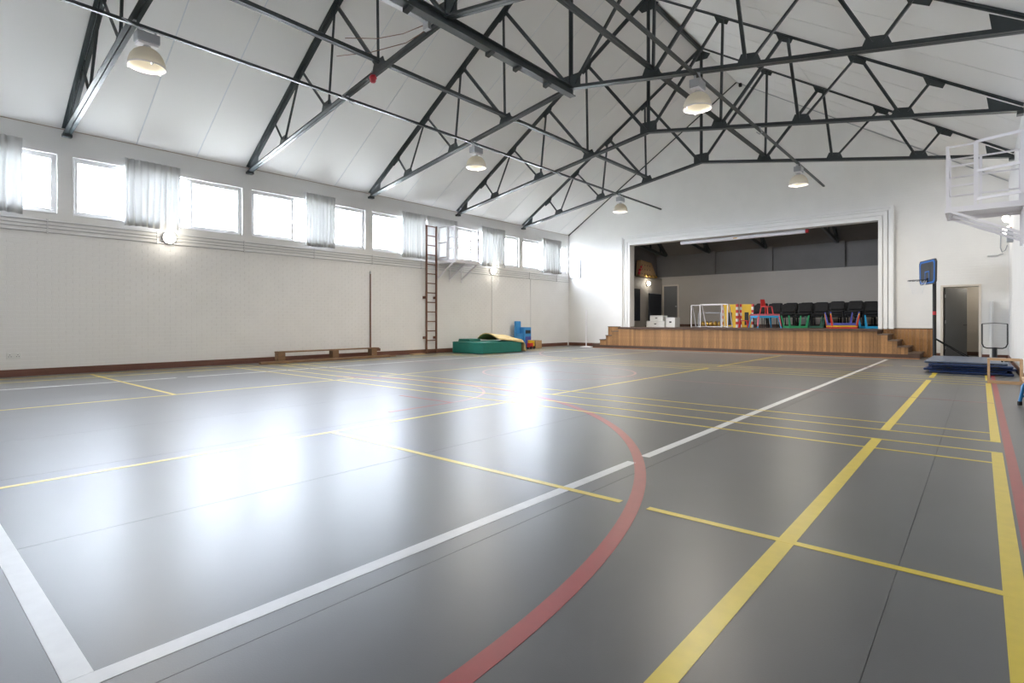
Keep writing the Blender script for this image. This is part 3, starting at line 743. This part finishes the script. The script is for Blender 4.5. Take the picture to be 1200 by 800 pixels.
# hall door: open leaf and little passage behind
dh = struct('door_1', 'grey door standing open beside the basketball hoop', 'door')
f = MB().box(DX0-.06, DX0, YF-.025, Y1, 0, DZ+.06).box(DX1, DX1+.06, YF-.025, Y1, 0, DZ+.06).box(DX0, DX1, YF-.025, Y1, DZ, DZ+.06); f.build('door_frame', 'doorframe', dh)
lf = B(0, .80, -.02, .02, .01, DZ-.01).build('door_leaf', 'door', dh, 0, (DX0+.02, Y1+.01, 0), (0, 0, R(50)))
MB().tube([(.74,-.03,1.0),(.74,-.07,1.0),(.62,-.07,1.0)], .011, 8).build('door_handle', 'black', lf)
for z in (.3, 1.1, 1.9): B(-.015, .01, -.035, -.02, z-.05, z+.05).build('hinge', 'galv', lf)
ps = struct('wall_passage', 'grey passage walls behind the open hall door', 'wall')
MB().box(-1.35, .75, 23.4, 23.5, 0, 2.6).box(-1.45, -1.35, Y1, 23.4, 0, 2.6).box(.75, .85, Y1, 23.4, 0, 2.6).box(-1.45, .85, Y1, 23.5, 2.6, 2.7).build('passage_wall', 'stagewall', ps)
B(-1.45, .85, YF, 23.5, -.1, -.001).build('passage_floor', 'floor', ps); B(-1.35, .75, 23.37, 23.4, 0, .12).build('skirting_board', 'woodtrim', ps)

bulkhead((.2, 22.4, 2.6), 'unseen round lamp added to brighten passage behind open door', (R(180), 0, 0), .12, watts=7)  # added lamp, out of view, only there to brighten the passage

# projector screen housing
pj = thing('projector_screen', 'long white roller screen tube hung under stage arch', 'screen', (-7.08, 21.82, 4.36))
MB().tube([(-2.36,0,0),(2.30,0,0)], .075, 14).build('housing', 'metalw', pj); MB().tube([(2.30,0,0),(2.40,0,0)], .07, 14).build('end_cap', 'siren', pj)
B(-.22, -.08, -.079, -.07, -.03, .0).build('label_sticker', 'yellowp', pj)
for x in (-2.0, 2.0): B(x-.015, x+.015, -.02, .02, .07, 2.71).build('hanger', 'grey', pj)

# black boards on the stage's left wall
n1 = thing('black_board', 'tall black board hung on the stage side wall', 'board', (SL+.012, 23.3, 1.15))
B(0, .03, -.55, .28, 0, 1.50).build('panel', 'board', n1); B(.03, .04, -.55, .28, 1.46, 1.5).build('edge', 'black', n1)
n2 = thing('standing_board', 'large black board standing beside the white boxes', 'board', (SL+.25, 24.7, SZ))
B(-.02, .02, -.65, .65, .05, 1.60).build('panel', 'board', n2)
for y in (-.6, .6): B(-.2, .2, y-.03, y+.03, 0, .05).build('foot', 'black', n2)
MB().bar((.02,-.65,1.6),(.02,.65,1.6), .03).build('top_edge', 'grey', n2)
bulkhead((SL+.0, 24.35, 2.95), 'glowing round lamp on the stage side wall', (0, R(90), 0), .10, watts=BULK_W*1.2)
# cardboard decoration on ledge
cd = thing('cardboard_decoration', 'brown cardboard house decoration with gold tinsel on the ledge', 'decoration', (SL-.12, 24.4, 3.25))
MB().prism([(-.85,0),(.95,0),(.35,.72),(-.75,.78)], YZ, -.05, .16).build('roof_panel', 'card', cd)
for i in range(12):
    y = -.6 + (i % 4)*.26; z = .15 + (i//4)*.2; B(.16, .165, y-.03, y+.03, z-.03, z+.03).build('cut_out', 'woodtrim', cd)
MB().tube([(.17, -.4+.1*i, .06+.05*math.sin(i*1.7)) for i in range(14)], .035, 6).build('tinsel', 'gold', cd)
for y, z in ((-.8,.25), (-.72,.40), (-.88,.1)): MB().lathe([(0,-.08),(.06,-.05),(.08,0),(.06,.05),(0,.08)], (.14, y, z+.05), 10).build('bauble', 'siren', cd)
# white boxes
for x0, y0, z0, w_, d_, h_, lab in ((-11.25, 22.6, SZ, .85, .6, .27, 'white box at the bottom of the stage pile'), (-11.1, 22.6, SZ+.27, .6, .5, .24, 'white box topmost on the stage pile'), (-10.38, 22.65, SZ, .42, .5, .42, 'white upright box beside the stage pile')):
    o = thing('white_box', lab, 'box', (x0+w_/2, y0, z0)); B(-w_/2, w_/2, -d_/2, d_/2, 0, h_).build('box_body', 'whitep', o, .008)
    B(-w_/2+.02, w_/2-.02, -d_/2-.004, -d_/2, h_-.035, h_-.025).build('lid_seam', 'grey', o); B(-.05, .05, -d_/2-.004, -d_/2, h_*.45, h_*.6).build('hand_hole', 'black', o)
# small white goals
def goal(x0, x1, y, h_, label, dp=.6):
    o = thing('small_goal', label, 'goal', ((x0+x1)/2, y, SZ), group='small white goals'); a = (x1-x0)/2; r = .024
    for s in (-1, 1):
        MB().tube([(s*a,0,0),(s*a,0,h_)], r, 8).build('post', 'metalw', o)
        MB().tube([(s*a,0,h_),(s*a,dp*.35,h_-.05),(s*a*.97,dp,.03)], r*.8, 8).build('side_stay', 'metalw', o); MB().tube([(s*a,0,.025),(s*a*.97,dp,.025)], r*.8, 8).build('ground_bar', 'metalw', o)
    MB().tube([(-a,0,h_),(a,0,h_)], r, 8).build('crossbar', 'metalw', o); MB().tube([(-a*.97,dp,.025),(a*.97,dp,.025)], r*.8, 8).build('back_bar', 'metalw', o)
goal(-8.72, -7.62, 22.05, .93, 'small white goal frame in front of the yellow panel')
goal(-9.30, -8.02, 22.55, .92, 'small white goal frame half behind another goal', .45)
sg = thing('storage_crate', 'low crate of small golden items inside the goals', 'crate', (-8.85, 23.6, SZ))
B(-.45, .45, -.2, .2, 0, .04).build('tray', 'woodtrim', sg)
for i in range(5): MB().lathe([(0,0),(.08,.01),(.085,.12),(.05,.2),(0,.22)], (-.36+.18*i, 0, .04), 10).build('item', 'gold', sg)
B(-.5, .5, -.22, -.18, .6, .63).build('shelf', 'grey', sg)
for x in (-.48, .48): B(x-.015, x+.015, -.215, -.185, 0, .6).build('leg', 'grey', sg)
# yellow foam panels
def ypanel(x0, x1, y, label, tilt=0):
    o = thing('foam_panel', label, 'panel', ((x0+x1)/2, y, SZ), group='yellow foam panels'); a = (x1-x0)/2
    B(-a+.08, a-.08, -.05, .05, 0, .95).build('core', 'yellowp', o)
    B(-a*.3, a*.3, -.056, -.05, .1, .62).build('opening', 'black', o)
    for s in (-1, 1):
        for k in range(8):
            x_ = s*(a-.04); B(x_-.04, x_+.04, -.06, .06, k*.12, k*.12+.119).build('edge_block', 'redp' if k % 2 else 'whitep', o)
ypanel(-8.22, -7.55, 23.1, 'yellow foam panel with red and white edges behind goals')
ypanel(-7.52, -6.98, 23.25, 'yellow foam panel with banded edges next to black chairs')

# ------------------------------------------------------------------ black chairs in stacks
def make_chair():
    r = thing('stacking_chair', '', 'chair')
    def pad(name, w_, prof):
        n = len(prof); v = []; xs = [(-w_/2, .86), (-w_/2+.05, 1), (w_/2-.05, 1), (w_/2, .86)]
        cz = sum(p[1] for p in prof)/n; cy = sum(p[0] for p in prof)/n
        for x, k in xs: v += [(x, cy+(y-cy)*k, cz+(z-cz)*k) for y, z in prof]
        m = MB().add(v, [tuple(range(n))[::-1], tuple(range(3*n, 4*n))] + [(a*n+i, a*n+(i+1) % n, (a+1)*n+(i+1) % n, (a+1)*n+i) for a in range(3) for i in range(n)])
        return m.build(name, 'pad', r, .022)
    pad('seat', .46, [(-.22,.41),(-.23,.45),(-.20,.475),(.18,.465),(.20,.43),(.18,.41)])
    pad('backrest', .44, [(.19,.52),(.165,.55),(.20,.70),(.255,.84),(.28,.845),(.29,.82),(.235,.66),(.215,.53)])
    for s in (-1, 1):
        MB().tube([(s*.245,-.21,0),(s*.235,-.19,.42)], .012, 6).build('leg', 'black', r); MB().tube([(s*.245,.25,0),(s*.235,.18,.42),(s*.225,.24,.62)], .012, 6).build('leg', 'black', r)
        MB().tube([(s*.24,-.20,.40),(s*.24,.19,.40)], .011, 6).build('seat_rail', 'black', r)
    return r
ORD = ['first', 'second', 'third', 'fourth', 'fifth', 'sixth', 'seventh', 'last']
ch0 = make_chair(); cfirst = [True]
def stack(x, y, n, label, group, rz_=0):
    for k in range(n):
        o = ch0 if cfirst[0] else copy_tree(ch0); cfirst[0] = False
        lv = (['lowest', 'topmost'] if n == 2 else ['lowest', 'middle one', 'topmost'])[k]
        o.location = (x, y-.035*k, SZ+.075*k); o.rotation_euler.z = rz_; tag(o, label % lv, 'chair', group)
for i, x in enumerate((-6.82, -6.28, -5.74, -5.2, -4.66, -4.12, -3.58, -3.04)):
    stack(x, 23.68+.05*(i % 2), 3 if i not in (1, 4) else 3, 'black padded chair, %s of ' + ORD[i] + ' back-row stack counted from yellow panels', 'back row of stacked black chairs', R(random.uniform(-6, 6)))
for i, x in enumerate((-6.55, -6.0, -5.46, -4.92, -4.38, -3.84, -3.3, -2.76)):
    stack(x, 24.45, 3, 'black padded chair, %s of ' + ORD[i] + ' rearmost stack counted from yellow panels', 'rearmost row of stacked black chairs', R(random.uniform(-5, 5)))
for i, (x, n) in enumerate(((-6.75, 2), (-6.2, 2), (-5.65, 2), (-5.1, 2), (-4.55, 2), (-4.0, 3), (-3.45, 3), (-2.92, 2))):
    stack(x, 22.98, n, 'black padded chair, %s of ' + ORD[i] + ' front-row stack counted from yellow panels', 'front row of stacked black chairs', R(random.uniform(-6, 6)))

# ------------------------------------------------------------------ children's plastic tables and chairs
def ktable(x, y, z, rz_, m, label, flip=False, a=.40, h_=.46, group='children tables'):
    o = thing('childs_table', label, 'table', (x, y, z), rz_)
    sg_ = (lambda q: h_-q) if flip else (lambda q: q)
    z0, z1 = sorted((sg_(h_-.035), sg_(h_)))
    B(-a, a, -a, a, z0, z1).build('table_top', m, o, .012)
    z0, z1 = sorted((sg_(h_-.08), sg_(h_-.035)))
    f = MB(); t = .02
    f.box(-a+.02, a-.02, -a+.02, -a+.02+t, z0, z1).box(-a+.02, a-.02, a-.02-t, a-.02, z0, z1).box(-a+.02, -a+.02+t, -a+.04, a-.04, z0, z1).box(a-.02-t, a-.02, -a+.04, a-.04, z0, z1); f.build('apron', m, o)
    for sx in (-1, 1):
        for sy in (-1, 1):
            pr = [((a-.01), h_-.04, .062), ((a+.045), 0, .034)]
            v = []
            for d, zz, ww in pr:
                cx, cy = sx*d, sy*d
                v += [(cx, cy, sg_(zz)), (cx-sx*ww, cy, sg_(zz)), (cx-sx*ww, cy-sy*ww, sg_(zz)), (cx, cy-sy*ww, sg_(zz))]
            MB().add(v, [(0,1,2,3),(4,5,6,7),(0,1,5,4),(1,2,6,5),(2,3,7,6),(3,0,4,7)]).build('leg', m, o)
    return o
def kchair(x, y, z, rz_, m, label):
    o = thing('childs_chair', label, 'chair', (x, y, z), rz_)
    B(-.15, .15, -.15, .15, .26, .29).build('seat', m, o, .01)
    MB().prism([(-.15,.29),(.15,.29),(.12,.56),(-.12,.56)], lambda a, b, d: (a, d+.12+(b-.29)*.15, b), 0, .025).build('backrest', m, o, .008)
    for sx in (-1, 1):
        for sy in (-1, 1): MB().bar((sx*.13, sy*.13, .26), (sx*.165, sy*.165, 0), .035).build('leg', m, o)
    return o
ktable(-6.22, 22.0, SZ, R(38), 'cyan', 'blue plastic childs table nested under the pink one')
ktable(-6.22, 22.0, SZ+.065, R(38), 'pink', 'pink plastic childs table stacked on a blue table')
kchair(-6.16, 22.02, SZ+.529, R(70), 'redp', 'small red plastic chair standing on the pink table')
kchair(-7.06, 22.25, SZ, R(100), 'redp', 'small red plastic chair on floor beside the pink table')
ktable(-5.16, 21.95, SZ, R(35), 'greenp', 'green plastic childs table lying upside down', True, .32)
ktable(-4.60, 22.40, SZ, R(20), 'dgreen', 'dark green plastic childs table upside down behind green one', True, .25, .44)
for k, (m, lab) in enumerate((('redp', 'red plastic childs table upside down, lowest of three nested'), ('yellowp', 'yellow plastic childs table upside down between red and blue'), ('indigo', 'blue plastic childs table upside down, topmost of three nested'))):
    ktable(-3.68, 21.98, SZ+.055*k, R(22), m, lab, True, .40)
ktable(-2.78, 22.25, SZ, R(25), 'cyan', 'bright blue plastic childs table upside down by stage arch', True, .34, .46)

# ------------------------------------------------------------------ basketball hoop stand
bk = thing('basketball_stand', 'portable basketball hoop with black and blue backboard', 'basketball hoop', (-1.0, 19.75, 0), math.atan2(-.42, -.91))
# local +x points along the rim
MB().tube([(0,0,.06),(0,0,2.45)], .045, 12).build('post', 'black', bk)
MB().tube([(0,0,1.30),(0,0,1.40)], .047, 12).build('sticker_band', 'siren', bk)
MB().bar((0,0,2.42), (.16,0,2.55), .07).build('arm', 'black', bk)
bdp = MB(); cx = [(-.50,.08),(-.44,0),(.44,0),(.50,.08),(.52,.62),(.46,.70),(-.46,.70),(-.52,.62)]
bdp.prism(cx, lambda a, b, d: (d, a, b+2.17), .14, .18); bo = bdp.build('backboard', 'boardgrey', bk)
def ring(poly, k0, k1, cz):
    m = MB(); n = len(poly)
    for i in range(n):
        (a0, b0), (a1, b1) = poly[i], poly[(i+1) % n]
        q = [(a*k, cz+(b-cz)*k) for a, b, k in ((a0,b0,k1),(a1,b1,k1),(a1,b1,k0),(a0,b0,k0))]
        m.prism(q, lambda a, b, d: (d, a, b+2.17), .18, .184)
    return m
ring(cx, .80, .92, .35).build('blue_border', 'boardblue', bo)
ring([(-.14,.10),(.14,.10),(.14,.38),(-.14,.38)], .8, 1.0, .24).build('target_square', 'boardblue', bo)
MB().tube([(.42+.225*math.cos(2*math.pi*j/24), .225*math.sin(2*math.pi*j/24), 2.29) for j in range(24)], .011, 6, closed=True).build('rim', 'black', bk)
MB().bar((.18,0,2.29), (.20,0,2.29), .12).build('rim_plate', 'black', bk)
nt_ = MB()
for j in range(12):
    a = 2*math.pi*j/12
    for sg_ in (-1, 1):
        pts = [(.42+r_*math.cos(a+sg_*q), r_*math.sin(a+sg_*q), 2.28-zz) for r_, zz, q in ((.22,0,0),(.18,.13,.26),(.14,.26,.52),(.12,.38,.78))]
        nt_.tube(pts, .003, 4)
nt_.build('net', 'net', bk)
for s in (-1, 1): MB().tube([(-.02, s*.04, .62),(-.78, s*.12, .12)], .016, 8).build('brace', 'black', bk)
B(-.95, -.1, -.32, .32, 0, .12).build('base_tank', 'black', bk, .03)
B(-.12, .09, -.08, .08, 0, .08).build('post_foot', 'black', bk, .01)

# ------------------------------------------------------------------ blue mats
mo = [(.04, 0, 'bluemat'), (-.12, .05, 'bluemat'), (.10, .02, 'bluemat'), (.02, -.03, 'bluemat'), (-.10, .06, 'greymat')]
ml = ['blue gym mat, lowest of the stack', 'blue gym mat, second from bottom of the stack', 'blue gym mat, middle of the stack', 'blue gym mat, just under the topmost', 'grey-blue gym mat, topmost of the stack']
z = 0
for (ox, oy, m), lab in zip(mo, ml):
    o = thing('gym_mat', lab, 'mat', (-.19+ox*.5, 16.1+oy, z), R(ox*8), 'stacked gym mats')
    B(-.68, .68, -1.2, 1.2, 0, .05).build('mat_body', m, o, .016)
    MB().tube([(-.66,-1.203,.025),(.66,-1.203,.025)], .006, 6).build('edge_seam', 'board', o)
    for x in (-.4, .42): B(x-.05, x+.05, -1.225, -1.20, .012, .032).build('carry_handle', 'black', o)
    z += .051
sh = thing('strap', 'small black strap bundle lying on the mat stack', 'strap', (.40, 15.3, .257))
MB().tube([(-.06+.03*i, .05*math.sin(i*2), .02+.018*abs(math.sin(i*1.3))) for i in range(6)], .02, 6).build('strap_coil', 'black', sh)
# ring frame on a stand
rf = thing('goal_frame_stand', 'black rounded frame on a short post behind the mats', 'stand', (.27, 18.3, 0))
MB().lathe([(0,.03),(.18,.03),(.2,0),(0,0)], n=20).build('base', 'black', rf); MB().tube([(0,0,.02),(0,0,.46)], .05, 10).build('post', 'black', rf)
U = [(-.24,0,1.05),(-.24,0,.55),(-.21,0,.47),(-.15,0,.44),(.15,0,.44),(.21,0,.47),(.24,0,.55),(.24,0,1.05)]
MB().tube(U, .016, 8).build('frame', 'black', rf); MB().tube([(-.24,0,1.05),(0,.03,1.07),(.24,0,1.05)], .009, 6).build('top_bar', 'black', rf)
wt = thing('white_tube', 'tall white tube leaning upright by the door frame', 'tube', (.24, YF-.10, 0))
MB().tube([(0,0,0),(.01,.04,1.70)], .042, 12).build('tube', 'whitep', wt)
# wooden box frame
wo = thing('wooden_box_frame', 'open pale wooden box frame in front of blue mats', 'frame', (.33, 13.15, 0))
f = .035
for y in (-.12, .12):
    m = MB(); m.box(-.235, .235, y-f/2, y+f/2, 0, f).box(-.235, .235, y-f/2, y+f/2, .41, .445).box(-.235, -.235+f, y-f/2, y+f/2, f, .41).box(.235-f, .235, y-f/2, y+f/2, f, .41); m.build('end_frame', 'pale', wo)
for x in (-.235+f/2, .235-f/2):
    for z in (f/2, .4275): MB().bar((x, -.12+f/2, z), (x, .12-f/2, z), f*.9).build('cross_rail', 'pale', wo)
# blue-legged bench by the right wall
bl = thing('blue_leg_bench', 'wooden bench with blue steel legs along the wall', 'bench', (.50, 8.98, 0))
B(-.085, .10, -.95, 1.0, .33, .37).build('seat_plank', 'pale', bl, .006)
for y in (-.8, .88):
    MB().tube([(-.105,y,.03),(-.07,y,.26),(-.04,y,.31),(.04,y,.31),(.06,y,.26),(.085,y,.03)], .02, 8).build('leg_frame', 'bluesteel', bl)
    MB().tube([(-.09,y,.12),(.072,y,.12)], .014, 8).build('stretcher', 'bluesteel', bl)
    for x in (-.105, .085): MB().tube([(x,y,0),(x,y,.05)], .026, 10).build('rubber_foot', 'black', bl)
